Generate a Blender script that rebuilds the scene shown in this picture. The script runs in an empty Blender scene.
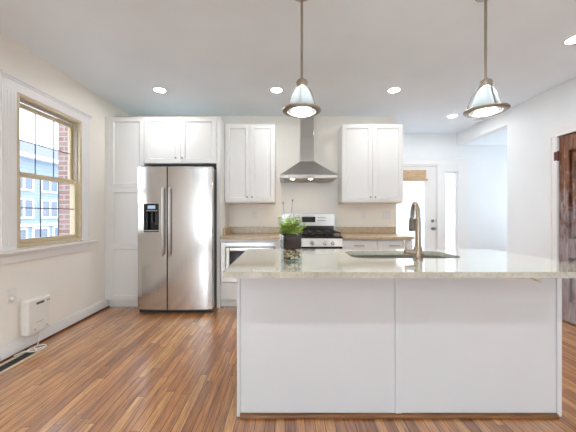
import bpy, bmesh, math, random
from mathutils import Vector, Matrix
random.seed(7)
C = bpy.context.scene.collection
sc = bpy.context.scene

# ------------------------------------------------------------------ camera / world / exposure
CAMZ = 1.19
cam_d = bpy.data.cameras.new('camera')
cam = bpy.data.objects.new('camera', cam_d); C.objects.link(cam)
cam.location = (0, 0, CAMZ); cam.rotation_euler = (math.radians(90), 0, 0)
cam_d.sensor_width = 36; cam_d.lens = 285.0 / 576 * 36
cam_d.shift_x = 3 / 576; cam_d.shift_y = -1 / 576
cam_d.clip_start = 0.05; cam_d.clip_end = 200
sc.camera = cam

SKY = 1.9          # daylight level
CAN = 100           # recessed lamps
FILL = 80  # level of the added fill panels
EXPO = 1.2
world = bpy.data.worlds.new('sky'); sc.world = world; world.use_nodes = True
wt = world.node_tree; wt.nodes.clear()
wo = wt.nodes.new('ShaderNodeOutputWorld'); wb = wt.nodes.new('ShaderNodeBackground')
wg = wt.nodes.new('ShaderNodeTexCoord'); wsx = wt.nodes.new('ShaderNodeSeparateXYZ')
wr = wt.nodes.new('ShaderNodeValToRGB')
wt.links.new(wg.outputs['Generated'], wsx.inputs[0]); wt.links.new(wsx.outputs['Z'], wr.inputs[0])
wr.color_ramp.elements[0].position = 0.0; wr.color_ramp.elements[0].color = (0.86, 0.92, 1, 1)
wr.color_ramp.elements[1].position = 0.9; wr.color_ramp.elements[1].color = (0.62, 0.78, 1, 1)
wt.links.new(wr.outputs[0], wb.inputs[0]); wb.inputs[1].default_value = SKY
wt.links.new(wb.outputs[0], wo.inputs[0])
# soft fill panels added outside unseen openings to brighten the room and ceiling
def fill_light(name, loc, rot, sx, sy, watts):
    d = bpy.data.lights.new(name, 'AREA'); d.shape = 'RECTANGLE'; d.size = sx; d.size_y = sy
    d.energy = watts; d.color = (.74, .88, 1)
    o = bpy.data.objects.new(name, d); C.objects.link(o); o.location = loc; o.rotation_euler = [math.radians(a) for a in rot]
fill_light('rear_fill_light', (-1.2, -5.0, .6), (138, 0, 0), 1.8, 1.8, FILL)
fill_light('rear_fill_light', (2.6, -5.0, .6), (138, 0, 0), .8, 1.8, FILL * .45)
fill_light('alcove_fill_light', (5.25, 4.6, 1.5), (0, 90, 0), 1.4, .9, 4)
vs = sc.view_settings
vs.view_transform = 'Standard'; vs.look = 'None'; vs.exposure = EXPO; vs.gamma = 1; vs.use_curve_mapping = False
sc.cycles.sample_clamp_indirect = 5; sc.cycles.sample_clamp_direct = 25; sc.cycles.max_bounces = 12; sc.cycles.diffuse_bounces = 9; sc.cycles.transparent_max_bounces = 16

# ------------------------------------------------------------------ materials
class NT:
    def __init__(s, name):
        s.m = bpy.data.materials.new(name); s.m.use_nodes = True
        s.t = s.m.node_tree; s.t.nodes.clear()
        s.out = s.n('ShaderNodeOutputMaterial')
    def n(s, typ, **kw):
        nd = s.t.nodes.new(typ)
        for k, v in kw.items(): setattr(nd, k, v)
        return nd
    def l(s, a, b): s.t.links.new(a, b)
    def coords(s, scale=(1, 1, 1), which='Object'):
        tc = s.n('ShaderNodeTexCoord'); mp = s.n('ShaderNodeMapping')
        mp.inputs['Scale'].default_value = scale
        s.l(tc.outputs[which], mp.inputs['Vector']); return mp.outputs[0]
    def noise(s, vec, scale, detail=3, rough=.5):
        nd = s.n('ShaderNodeTexNoise'); nd.inputs['Scale'].default_value = scale
        nd.inputs['Detail'].default_value = detail; nd.inputs['Roughness'].default_value = rough
        if vec is not None: s.l(vec, nd.inputs['Vector'])
        return nd.outputs[0]
    def ramp(s, fac, stops):
        r = s.n('ShaderNodeValToRGB'); e = r.color_ramp.elements
        while len(e) < len(stops): e.new(0.5)
        for i, (p, c) in enumerate(stops):
            e[i].position = p; e[i].color = (*c, 1) if len(c) == 3 else c
        s.l(fac, r.inputs[0]); return r.outputs[0]
    def math(s, op, a, b=None, c=None):
        m = s.n('ShaderNodeMath', operation=op)
        for i, v in enumerate((a, b, c)):
            if v is None: continue
            if isinstance(v, (int, float)): m.inputs[i].default_value = v
            else: s.l(v, m.inputs[i])
        return m.outputs[0]
    def mix(s, fac, a, b, mode='MIX'):
        m = s.n('ShaderNodeMix', data_type='RGBA', blend_type=mode)
        for sock, v in ((m.inputs[0], fac), (m.inputs[6], a), (m.inputs[7], b)):
            if isinstance(v, (int, float)): sock.default_value = v
            elif isinstance(v, tuple): sock.default_value = (*v, 1)
            else: s.l(v, sock)
        return m.outputs[2]
    def bsdf(s, color=None, rough=.5, metal=0, bump=None, bstr=.2, bdist=.002, **kw):
        b = s.n('ShaderNodeBsdfPrincipled')
        if isinstance(color, tuple): b.inputs['Base Color'].default_value = (*color, 1)
        elif color is not None: s.l(color, b.inputs['Base Color'])
        if isinstance(rough, (int, float)): b.inputs['Roughness'].default_value = rough
        else: s.l(rough, b.inputs['Roughness'])
        b.inputs['Metallic'].default_value = metal
        for k, v in kw.items(): b.inputs[k.replace('_', ' ')].default_value = v
        if bump is not None:
            bp = s.n('ShaderNodeBump'); bp.inputs['Strength'].default_value = bstr; bp.inputs['Distance'].default_value = bdist
            s.l(bump, bp.inputs['Height']); s.l(bp.outputs[0], b.inputs['Normal'])
        s.l(b.outputs[0], s.out.inputs[0]); return b

def paint(name, col, rough=.5, var=.03, bstr=.05, scale=60):
    t = NT(name); v = t.coords()
    n1 = t.noise(v, 1.3, 2); n2 = t.noise(v, scale, 2)
    c = t.ramp(n1, [(.3, tuple(x * (1 - var) for x in col)), (.7, tuple(min(1, x * (1 + var)) for x in col))])
    t.bsdf(c, rough, bump=n2, bstr=bstr); return t.m
def metal(name, col, rough=.3, brush=(1, 1, 60), amt=.15, metallic=1.0):
    t = NT(name); v = t.coords(brush); n = t.noise(v, 14, 3)
    c = t.ramp(n, [(.3, tuple(x * (1 - amt) for x in col)), (.7, tuple(min(1, x * (1 + amt)) for x in col))])
    r = t.math('MULTIPLY_ADD', n, .06, rough - .03)
    t.bsdf(c, r, metallic); return t.m
def plain(name, col, rough=.5, metallic=0, var=.06, **kw):
    t = NT(name); n = t.noise(t.coords(), 25, 2)
    c = t.ramp(n, [(.3, tuple(x * (1 - var) for x in col)), (.7, tuple(min(1, x * (1 + var)) for x in col))])
    t.bsdf(c, rough, metallic, **kw); return t.m
def emit(name, col, strength):
    t = NT(name); e = t.n('ShaderNodeEmission'); e.inputs[0].default_value = (*col, 1); e.inputs[1].default_value = strength
    t.l(e.outputs[0], t.out.inputs[0]); return t.m
def pane_glass(name, tint=(1, 1, 1), refl=1.0):
    t = NT(name); tr = t.n('ShaderNodeBsdfTransparent'); tr.inputs[0].default_value = (*tint, 1)
    g = t.n('ShaderNodeBsdfGlossy'); g.inputs['Roughness'].default_value = .02
    fr = t.n('ShaderNodeFresnel'); fr.inputs[0].default_value = 1.45
    geo = t.n('ShaderNodeNewGeometry')
    f = t.math('MULTIPLY', t.math('MULTIPLY', fr.outputs[0], refl), t.math('SUBTRACT', 1, geo.outputs['Backfacing']))
    mx = t.n('ShaderNodeMixShader'); t.l(f, mx.inputs[0]); t.l(tr.outputs[0], mx.inputs[1]); t.l(g.outputs[0], mx.inputs[2])
    t.l(mx.outputs[0], t.out.inputs[0]); return t.m

def floor_mat():
    t = NT('oak_strip_floor')
    tc = t.n('ShaderNodeTexCoord'); sp = t.n('ShaderNodeSeparateXYZ'); t.l(tc.outputs['Object'], sp.inputs[0])
    X, Y = sp.outputs[0], sp.outputs[1]
    W = .057
    rx = t.math('DIVIDE', X, W); row = t.math('FLOOR', rx); fx = t.math('FRACT', rx)
    w1 = t.n('ShaderNodeTexWhiteNoise', noise_dimensions='1D'); t.l(row, w1.inputs['W'])
    off = t.math('MULTIPLY', w1.outputs['Value'], 7.3)
    ry = t.math('ADD', t.math('DIVIDE', Y, .95), off); col = t.math('FLOOR', ry); fy = t.math('FRACT', ry)
    cb = t.n('ShaderNodeCombineXYZ'); t.l(row, cb.inputs[0]); t.l(col, cb.inputs[1])
    w2 = t.n('ShaderNodeTexWhiteNoise', noise_dimensions='2D'); t.l(cb.outputs[0], w2.inputs['Vector'])
    pid = w2.outputs['Value']
    # grain along Y, shifted per board
    sh = t.n('ShaderNodeCombineXYZ')
    t.l(t.math('MULTIPLY', X, 26), sh.inputs[0])
    t.l(t.math('ADD', t.math('MULTIPLY', Y, 1.6), t.math('MULTIPLY', pid, 40)), sh.inputs[1]); t.l(t.math('MULTIPLY', pid, 9), sh.inputs[2])
    g1 = t.noise(sh.outputs[0], 1.6, 4, .6)
    sh2 = t.n('ShaderNodeCombineXYZ')
    t.l(t.math('MULTIPLY', X, 150), sh2.inputs[0]); t.l(t.math('MULTIPLY', Y, 5), sh2.inputs[1]); t.l(t.math('MULTIPLY', pid, 9), sh2.inputs[2])
    g2 = t.noise(sh2.outputs[0], 1.5, 3, .6)
    base = t.ramp(pid, [(0, (.30, .108, .024)), (.3, (.45, .185, .050)), (.65, (.53, .24, .071)), (1, (.61, .32, .108))])
    gr = t.ramp(g1, [(.28, (.45, .38, .33)), (.5, (.95, .92, .9)), (.72, (1.3, 1.3, 1.3))])
    gf = t.ramp(g2, [(.3, (.5, .42, .36)), (.58, (1.15, 1.15, 1.15))])
    c = t.mix(1.0, t.mix(1.0, base, gr, 'MULTIPLY'), gf, 'MULTIPLY')
    ex = t.math('MINIMUM', fx, t.math('SUBTRACT', 1, fx)); ey = t.math('MINIMUM', fy, t.math('SUBTRACT', 1, fy))
    gx = t.math('LESS_THAN', ex, .034); gy = t.math('LESS_THAN', ey, .0016)
    gap = t.math('MAXIMUM', gx, gy)
    c = t.mix(gap, c, (.045, .016, .007))
    ht = t.math('SUBTRACT', t.math('MULTIPLY', g2, .35), gap)
    r = t.math('MULTIPLY_ADD', g1, .16, .24)
    t.bsdf(c, r, bump=ht, bstr=.35, bdist=.0015, IOR=1.55, Coat_Weight=1.0, Coat_Roughness=.2, Coat_IOR=1.9)
    return t.m

def granite(name, a, b, c, rough=.1, scale=90, coat=0):
    t = NT(name); v = t.coords()
    n1 = t.noise(v, scale, 4, .65); n2 = t.noise(v, scale * .18, 3, .6)
    vo = t.n('ShaderNodeTexVoronoi'); vo.inputs['Scale'].default_value = scale * 1.6; t.l(v, vo.inputs['Vector'])
    c1 = t.ramp(n1, [(.34, a), (.5, b), (.66, c)])
    c2 = t.ramp(n2, [(.35, (.88, .88, .88)), (.65, (1.1, 1.09, 1.07))])
    c3 = t.ramp(vo.outputs['Distance'], [(.02, (.8, .78, .74)), (.16, (1, 1, 1))])
    t.bsdf(t.mix(1, t.mix(1, c1, c2, 'MULTIPLY'), c3, 'MULTIPLY'), rough, IOR=1.6, Coat_Weight=float(coat), Coat_Roughness=.06, Coat_IOR=1.8); return t.m

def wood(name, a, b, axis=2, rough=.5):
    t = NT(name); s = [30, 30, 30]; s[axis] = 2
    n = t.noise(t.coords(tuple(s)), 1.6, 4, .6)
    t.bsdf(t.ramp(n, [(.3, a), (.7, b)]), rough, bump=n, bstr=.3); return t.m

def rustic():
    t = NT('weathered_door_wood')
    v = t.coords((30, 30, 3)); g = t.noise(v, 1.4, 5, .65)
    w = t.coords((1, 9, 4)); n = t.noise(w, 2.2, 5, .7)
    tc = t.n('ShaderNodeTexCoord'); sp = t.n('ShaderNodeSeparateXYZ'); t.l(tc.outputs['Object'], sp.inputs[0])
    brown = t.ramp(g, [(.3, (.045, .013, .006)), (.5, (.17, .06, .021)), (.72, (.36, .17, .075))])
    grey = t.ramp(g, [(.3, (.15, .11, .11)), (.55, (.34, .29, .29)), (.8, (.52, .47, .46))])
    grey_amount = t.math('ADD', n, t.math('MULTIPLY', t.math('SUBTRACT', 1.3, sp.outputs[2]), .26))  # patchy grey, more of it towards the bottom
    f = t.ramp(grey_amount, [(.42, (0, 0, 0)), (.58, (1, 1, 1))])
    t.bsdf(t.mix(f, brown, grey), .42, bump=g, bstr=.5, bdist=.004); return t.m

def brick(name, c1, c2, mortar, rot=None, rough=.9):
    t = NT(name)
    tc = t.n('ShaderNodeTexCoord'); mp = t.n('ShaderNodeMapping')
    if rot: mp.inputs['Rotation'].default_value = rot
    t.l(tc.outputs['Object'], mp.inputs[0])
    b = t.n('ShaderNodeTexBrick'); b.inputs['Scale'].default_value = 1
    b.inputs['Brick Width'].default_value = .22; b.inputs['Row Height'].default_value = .075; b.inputs['Mortar Size'].default_value = .008
    b.inputs['Color1'].default_value = (*c1, 1); b.inputs['Color2'].default_value = (*c2, 1); b.inputs['Mortar'].default_value = (*mortar, 1)
    t.l(mp.outputs[0], b.inputs['Vector']); t.bsdf(b.outputs['Color'], rough, bump=b.outputs['Fac'], bstr=-.4); return t.m

def siding(name, col):
    t = NT(name); tc = t.n('ShaderNodeTexCoord'); sp = t.n('ShaderNodeSeparateXYZ'); t.l(tc.outputs['Object'], sp.inputs[0])
    f = t.math('FRACT', t.math('DIVIDE', sp.outputs[2], .2))
    c = t.ramp(f, [(0, tuple(x * .6 for x in col)), (.1, col), (1, tuple(min(1, x * 1.05) for x in col))])
    t.bsdf(c, .7, bump=f, bstr=.3, bdist=.02); return t.m

def bamboo():
    t = NT('bamboo_slats'); tc = t.n('ShaderNodeTexCoord'); sp = t.n('ShaderNodeSeparateXYZ'); t.l(tc.outputs['Object'], sp.inputs[0])
    f = t.math('FRACT', t.math('DIVIDE', sp.outputs[2], .012))
    n = t.noise(t.coords((6, 6, 80)), 2, 3)
    c = t.mix(1, t.ramp(n, [(.3, (.42, .25, .12)), (.7, (.80, .60, .38))]), t.ramp(f, [(0, (.6, .55, .5)), (.25, (1, 1, 1))]), 'MULTIPLY')
    t.bsdf(c, .7, bump=f, bstr=.4); return t.m

def shade_glass():
    t = NT('frosted_shade_glass')
    tl = t.n('ShaderNodeBsdfTranslucent'); tl.inputs[0].default_value = (.0062, .0066, .0066, 1)
    df = t.n('ShaderNodeBsdfDiffuse'); df.inputs[0].default_value = (.82, .88, .87, 1)
    n = t.noise(t.coords(), 60, 2)
    gl = t.n('ShaderNodeBsdfGlossy'); gl.inputs['Roughness'].default_value = .15
    m1 = t.n('ShaderNodeMixShader'); m1.inputs[0].default_value = .35
    t.l(tl.outputs[0], m1.inputs[1]); t.l(df.outputs[0], m1.inputs[2])
    fr = t.n('ShaderNodeFresnel'); fr.inputs[0].default_value = 1.4
    m2 = t.n('ShaderNodeMixShader'); t.l(fr.outputs[0], m2.inputs[0]); t.l(m1.outputs[0], m2.inputs[1]); t.l(gl.outputs[0], m2.inputs[2])
    bp = t.n('ShaderNodeBump'); bp.inputs['Strength'].default_value = .1; t.l(n, bp.inputs['Height']); t.l(bp.outputs[0], gl.inputs['Normal'])
    t.l(m2.outputs[0], t.out.inputs[0]); return t.m

M = dict(
    floor=floor_mat(),
    wall=paint('cream_wall_paint', (.87, .835, .76), .6),
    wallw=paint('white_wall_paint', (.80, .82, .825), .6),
    ceil=paint('ceiling_paint', (.84, .915, .97), .7),
    trim=paint('white_trim_paint', (.82, .81, .79), .35),
    cab=paint('white_cabinet_lacquer', (.73, .725, .70), .3, .015, .01),
    panel=paint('white_island_lacquer', (.70, .725, .745), .28, .015, .01),
    carc=paint('cabinet_box_edge', (.70, .62, .52), .5),
    almond=plain('almond_vinyl', (.60, .50, .33), .4),
    track=plain('window_track', (.42, .40, .36), .5),
    muntin=plain('grey_muntin', (.12, .14, .16), .5),
    steel=metal('brushed_steel', (.58, .565, .545), .17, (90, 90, .6), .04),
    steelh=metal('brushed_steel_crosswise', (.53, .51, .48), .29, (1, 1, 80), .06),
    sink=metal('sink_steel', (.42, .40, .36), .3, (1, 40, 1)),
    nickel=metal('brushed_nickel', (.35, .285, .215), .28, (20, 20, 20), .1),
    pnickel=metal('pendant_nickel', (.40, .36, .30), .3, (20, 20, 20), .1),
    headmetal=metal('dark_spray_head_metal', (.15, .125, .10), .3, (20, 20, 20), .1),
    chrome=metal('dark_nickel_knob', (.30, .27, .23), .3, (20, 20, 20), .1),
    black=plain('black_enamel', (.012, .012, .013), .18),
    iron=plain('cast_iron', (.03, .022, .02), .5),
    bglass=plain('black_glass', (.008, .008, .010), .06),
    dark=plain('dark_grey_plastic', (.03, .03, .032), .5),
    casegrey=plain('dark_grey_metal', (.06, .06, .06), .6),  # dark grey of the refrigerator case
    tan=granite('tan_granite', (.30, .21, .12), (.50, .38, .235), (.64, .52, .36), .28),
    isl=granite('pale_quartz', (.43, .42, .34), (.51, .50, .415), (.58, .57, .485), .10, 70, 1),
    shoe=wood('stained_oak_shoe', (.11, .04, .012), (.30, .13, .045), 0, .4),
    shoey=wood('red_stained_shoe', (.07, .016, .006), (.17, .05, .02), 1, .4),
    plate=plain('white_outlet_plastic', (.78, .77, .73), .4, var=.02),
    heat=plain('white_heater_shell', (.80, .78, .72), .4, var=.02),
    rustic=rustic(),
    hinge=plain('rusty_red_iron', (.11, .014, .008), .5),
    glass=pane_glass('window_pane'),
    vglass=pane_glass('vase_glass', (.93, .96, .94), 1.3),
    soil=plain('dark_potting_soil', (.042, .014, .008), .9, var=.6),
    leaf=plain('herb_leaf_green', (.29, .40, .07), .8, var=.5),
    stem=plain('herb_stem', (.10, .14, .03), .6),
    bud=plain('dark_bud', (.03, .03, .02), .7),
    bamboo=bamboo(),
    sidingm=siding('pale_blue_siding', (.30, .36, .43)),
    white=plain('white_painted_wood', (.82, .82, .82), .5, var=.02),
    extglass=plain('far_window_glass', (.17, .21, .26), .1),
    paleglass=plain('bright_far_window_glass', (.50, .55, .60), .2),
    roof=plain('grey_shingle', (.22, .22, .24), .9, var=.2),
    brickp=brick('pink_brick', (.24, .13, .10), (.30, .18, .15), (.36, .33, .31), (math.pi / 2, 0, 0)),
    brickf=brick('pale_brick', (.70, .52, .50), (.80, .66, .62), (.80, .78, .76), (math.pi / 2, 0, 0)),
    ground=plain('pale_concrete', (.45, .45, .44), .9, var=.1),
    tree=plain('tree_leaf', (.14, .20, .10), .7, var=.4),
    bark=wood('tree_bark', (.05, .035, .025), (.14, .10, .07), 2, .9),
    lamp=emit('recessed_lamp_glow', (.94, .965, 1), CAN),
    hoodlamp=emit('hood_lamp_glow', (1, .80, .52), 45),
    bulb=emit('bulb_glow', (.84, .93, 1), 430),
    disp=emit('fridge_display_glow', (.35, .45, .6), .6),
    shade=shade_glass(),
    pebA=plain('tan_pebble', (.38, .24, .12), .5), pebB=plain('pale_pebble', (.62, .55, .44), .5), pebC=plain('brown_pebble', (.12, .05, .025), .5),
    cord=plain('white_cord', (.78, .76, .70), .5, var=.02),
    regframe=plain('tan_register_frame', (.66, .52, .37), .4),
)

# ------------------------------------------------------------------ mesh helpers
class MB:
    def __init__(s): s.bm = bmesh.new()
    def box(s, x0, x1, y0, y1, z0, z1, bev=0, seg=2):
        m = Matrix.Translation(((x0 + x1) / 2, (y0 + y1) / 2, (z0 + z1) / 2)) @ Matrix.Diagonal((x1 - x0, y1 - y0, z1 - z0, 1))
        r = bmesh.ops.create_cube(s.bm, size=1, matrix=m)
        if bev:
            es = list({e for v in r['verts'] for e in v.link_edges})
            bmesh.ops.bevel(s.bm, geom=es, offset=bev, segments=seg, affect='EDGES', profile=.5)
        return s
    def prism(s, pts, axis, a0, a1, bev=0):
        """polygon pts (2D) extruded along axis ('x': pts are (y,z); 'y': (x,z); 'z': (x,y))"""
        f = {'x': lambda p, a: (a, p[0], p[1]), 'y': lambda p, a: (p[0], a, p[1]), 'z': lambda p, a: (p[0], p[1], a)}[axis]
        A = [s.bm.verts.new(f(p, a0)) for p in pts]; B = [s.bm.verts.new(f(p, a1)) for p in pts]
        n = len(pts); fs = [s.bm.faces.new(A), s.bm.faces.new(B[::-1])]
        for i in range(n): fs.append(s.bm.faces.new((A[i], B[i], B[(i + 1) % n], A[(i + 1) % n])))
        bmesh.ops.recalc_face_normals(s.bm, faces=fs)
        if bev: bmesh.ops.bevel(s.bm, geom=list({e for f_ in fs[:2] for e in f_.edges}), offset=bev, segments=2, affect='EDGES')
        return s
    def lathe(s, prof, cx, cy, n=32, axis='z', cap=False):
        """prof: list of (r, h)."""
        rings = []
        for r, h in prof:
            ring = []
            for i in range(n):
                a = 2 * math.pi * i / n; u, v = r * math.cos(a), r * math.sin(a)
                p = {'z': (cx + u, cy + v, h), 'y': (cx + u, h, cy + v), 'x': (h, cx + u, cy + v)}[axis]
                ring.append(s.bm.verts.new(p))
            rings.append(ring)
        fs = []
        for A, B in zip(rings, rings[1:]):
            for i in range(n): fs.append(s.bm.faces.new((A[i], A[(i + 1) % n], B[(i + 1) % n], B[i])))
        if cap: fs.append(s.bm.faces.new(rings[0][::-1])); fs.append(s.bm.faces.new(rings[-1]))
        bmesh.ops.recalc_face_normals(s.bm, faces=fs)
        for f in fs: f.smooth = True
        return s
    def cyl(s, r, c, h0, h1, axis='z', n=24, c2=None):
        cx, cy = c
        s.lathe([(r, h0), (r, h1)], cx, cy, n, axis, True)
        for f in s.bm.faces:
            if len(f.verts) > 8: f.smooth = False
        return s
    def tube(s, pts, r, n=10):
        P = [Vector(p) for p in pts]; R = r if isinstance(r, (list, tuple)) else [r] * len(P)
        rings = []; up = None
        for i, p in enumerate(P):
            d = (P[min(i + 1, len(P) - 1)] - P[max(i - 1, 0)]).normalized()
            if up is None:
                up = Vector((0, 0, 1)) if abs(d.z) < .9 else Vector((1, 0, 0))
            u = d.cross(up).normalized(); up = u.cross(d).normalized()
            rings.append([s.bm.verts.new(p + R[i] * (math.cos(2 * math.pi * k / n) * u + math.sin(2 * math.pi * k / n) * up)) for k in range(n)])
        fs = []
        for A, B in zip(rings, rings[1:]):
            for k in range(n): fs.append(s.bm.faces.new((A[k], A[(k + 1) % n], B[(k + 1) % n], B[k])))
        for f in fs: f.smooth = True
        fs += [s.bm.faces.new(rings[0][::-1]), s.bm.faces.new(rings[-1])]
        bmesh.ops.recalc_face_normals(s.bm, faces=fs)
        return s
    def ball(s, c, r, sub=2, sc_=(1, 1, 1)):
        m = Matrix.Translation(c) @ Matrix.Diagonal((sc_[0] * r, sc_[1] * r, sc_[2] * r, 1))
        q = bmesh.ops.create_icosphere(s.bm, subdivisions=sub, radius=1, matrix=m)
        for v in q['verts']:
            for f in v.link_faces: f.smooth = True
        return s
    def quad(s, *p):
        s.bm.faces.new([s.bm.verts.new(q) for q in p]); return s
    def plate(s, outer, holes, z0, z1):
        for z in (z0, z1):
            es = []
            for loop in [outer] + holes:
                vs_ = [s.bm.verts.new((x, y, z)) for x, y in loop]
                es += [s.bm.edges.new((vs_[i], vs_[(i + 1) % len(vs_)])) for i in range(len(vs_))]
            bmesh.ops.triangle_fill(s.bm, use_beauty=True, edges=es)
        for loop in [outer] + holes:
            n = len(loop)
            for i in range(n):
                (xa, ya), (xb, yb) = loop[i], loop[(i + 1) % n]
                s.quad((xa, ya, z0), (xb, yb, z0), (xb, yb, z1), (xa, ya, z1))
        bmesh.ops.remove_doubles(s.bm, verts=s.bm.verts, dist=1e-5)
        bmesh.ops.recalc_face_normals(s.bm, faces=s.bm.faces)
        return s

ROOT = {}
def link(name, mb, mat, parent=None, base=None):
    me = bpy.data.meshes.new(name)
    off = Vector(base) if base is not None else (ROOT[parent.name] if parent is not None else Vector((0, 0, 0)))
    bmesh.ops.translate(mb.bm, verts=mb.bm.verts, vec=-off)
    mb.bm.normal_update()
    for e in mb.bm.edges:
        if len(e.link_faces) == 2 and e.calc_face_angle(0) > .62: e.smooth = False
    mb.bm.to_mesh(me); mb.bm.free()
    me.materials.append(M[mat] if isinstance(mat, str) else mat)
    o = bpy.data.objects.new(name, me); C.objects.link(o)
    if parent is not None: o.parent = parent
    else: o.location = off
    ROOT[o.name] = off
    return o
def thing(name, label, cat, loc, group=None, kind=None):
    o = bpy.data.objects.new(name, None); C.objects.link(o); o.location = loc; o.empty_display_size = .05
    o['label'] = label; o['category'] = cat
    if group: o['group'] = group
    if kind: o['kind'] = kind
    ROOT[o.name] = Vector(loc); return o
def tag(o, label, cat, group=None, kind=None):
    o['label'] = label; o['category'] = cat
    if group: o['group'] = group
    if kind: o['kind'] = kind
    return o
def struct(name, mb, mat, label=None, cat=None):
    o = link(name, mb, mat); o['kind'] = 'structure'
    if label: o['label'] = label; o['category'] = cat
    return o
def dup(root, loc, label, group=None):
    r = root.copy(); C.objects.link(r); r.location = loc; r['label'] = label
    if group: r['group'] = group
    ROOT[r.name] = Vector(loc)
    for ch in list(root.children):
        c = ch.copy(); C.objects.link(c); c.parent = r
        for g in list(ch.children):
            d = g.copy(); C.objects.link(d); d.parent = c
    return r
def rrect(x0, x1, y0, y1, r, n=6):
    out = []
    for cx, cy, a in ((x1 - r, y1 - r, 0), (x0 + r, y1 - r, 90), (x0 + r, y0 + r, 180), (x1 - r, y0 + r, 270)):
        for i in range(n + 1):
            t = math.radians(a + 90 * i / n); out.append((cx + r * math.cos(t), cy + r * math.sin(t)))
    return out

# ------------------------------------------------------------------ the room
XL, XR, YB, ZC, YE, YR = -2.30, 3.11, 4.245, 2.665, 5.15, -4.2
struct('floor', MB().box(XL - .15, 5.0, YR - .12, YE + .12, -.12, 0), 'floor', 'warm brown oak strip floor of narrow boards', 'floor')
struct('ceiling', MB().box(XL - .12, XR + .12, YR - .12, YE + .12, ZC, ZC + .12), 'ceil', 'flat pale grey white main ceiling', 'ceiling')
struct('ceiling_alcove', MB().box(XR + .12, 5.0, 3.87, YE + .12, 2.456, 2.56), 'ceil', 'lower white ceiling over the stair alcove', 'ceiling')
# left wall with window opening
WY0, WY1, WZ0, WZ1 = 2.424, 3.206, .905, 2.240
b = MB()
b.box(XL - .12, XL, YR - .12, WY0, 0, ZC).box(XL - .12, XL, WY1, YB + .12, 0, ZC)
b.box(XL - .12, XL, WY0, WY1, 0, WZ0).box(XL - .12, XL, WY0, WY1, WZ1, ZC)
struct('wall_left', b, 'wall', 'cream painted wall holding the almond framed window', 'wall')
struct('wall_back', MB().box(XL, 1.65, YB, YB + .12, 0, ZC), 'wall', 'cream wall behind the kitchen cabinets and range hood', 'wall')
struct('wall_hallway', MB().box(1.53, 1.65, YB + .12, YE, 0, ZC), 'wallw', 'white wall return beside the entry door', 'wall')
# entry wall with door + sidelight openings
DX0, DX1, DZ = 1.795, 2.765, 2.10
SX0, SX1, SZ0, SZ1 = 2.885, 3.118, .30, 1.975
b = MB()
b.box(1.53, DX0, YE, YE + .12, 0, ZC).box(DX0, DX1, YE, YE + .12, DZ, ZC).box(DX1, SX0, YE, YE + .12, 0, ZC)
b.box(SX0, SX1, YE, YE + .12, 0, SZ0).box(SX0, SX1, YE, YE + .12, SZ1, ZC).box(SX1, 5.0, YE, YE + .12, 0, ZC)
struct('wall_entry', b, 'wallw', 'white wall around the glazed entry door', 'wall')
# right wall with rustic door opening, header over the alcove opening
RY0, RY1, RZ = 2.425, 3.245, 2.085
b = MB()
b.box(XR, XR + .12, YR - .12, RY0, 0, ZC).box(XR, XR + .12, RY0, RY1, RZ, ZC).box(XR, XR + .12, RY1, 3.99, 0, ZC)
b.box(XR, XR + .12, 3.99, YE, 2.456, ZC)
struct('wall_right', b, 'wallw', 'white wall holding the weathered wood door', 'wall')
struct('wall_alcove', MB().box(XR + .12, 5.0, 3.87, 3.99, 0, 2.56).box(4.9, 5.0, 3.99, 4.15, 0, 2.56).box(4.9, 5.0, 5.05, YE, 0, 2.56).box(4.9, 5.0, 4.15, 5.05, 0, .8).box(4.9, 5.0, 4.15, 5.05, 2.2, 2.56), 'wallw', 'white walls of the alcove beyond the header', 'wall')  # end-wall opening is unseen, added to let light into the alcove
struct('wall_storage', MB().box(XR + .12, 4.1, RY0 - .3, RY0 - .2, 0, ZC).box(4.0, 4.1, RY0 - .2, 3.87, 0, ZC).box(XR + .12, 4.1, RY0 - .2, 3.87, ZC - .05, ZC), 'wallw', 'closet walls behind the weathered door', 'wall')
# unseen rear wall; its two windows are added and placed to let light in
b = MB(); z0, z1 = .5, 2.3
b.box(XL, XR, YR - .12, YR, 0, z0).box(XL, XR, YR - .12, YR, z1, ZC)
b.box(XL, -2.1, YR - .12, YR, z0, z1).box(-.3, 2.2, YR - .12, YR, z0, z1).box(3.0, XR, YR - .12, YR, z0, z1)
struct('wall_rear', b, 'wall', 'cream rear wall with two added unseen window openings', 'wall')
for i, (a0, a1) in enumerate(((-2.1, -.3), (2.2, 3.0))):
    b = MB(); y = YR - .07
    b.box(a0, a1, y, y + .04, z0, z0 + .05).box(a0, a1, y, y + .04, z1 - .05, z1)
    for xx in (a0, (a0 + a1) / 2 - .025, a1 - .05): b.box(xx, xx + .05, y, y + .04, z0 + .05, z1 - .05)
    f = struct('window_%d' % (3 + i), b, 'trim', ('wide white window added unseen in the rear wall to let light in', 'narrow white window added unseen in the rear wall to let light in')[i], 'window')
    link('pane', MB().box(a0 + .05, a1 - .05, y + .018, y + .022, z0 + .05, z1 - .05), 'glass', f)

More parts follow.
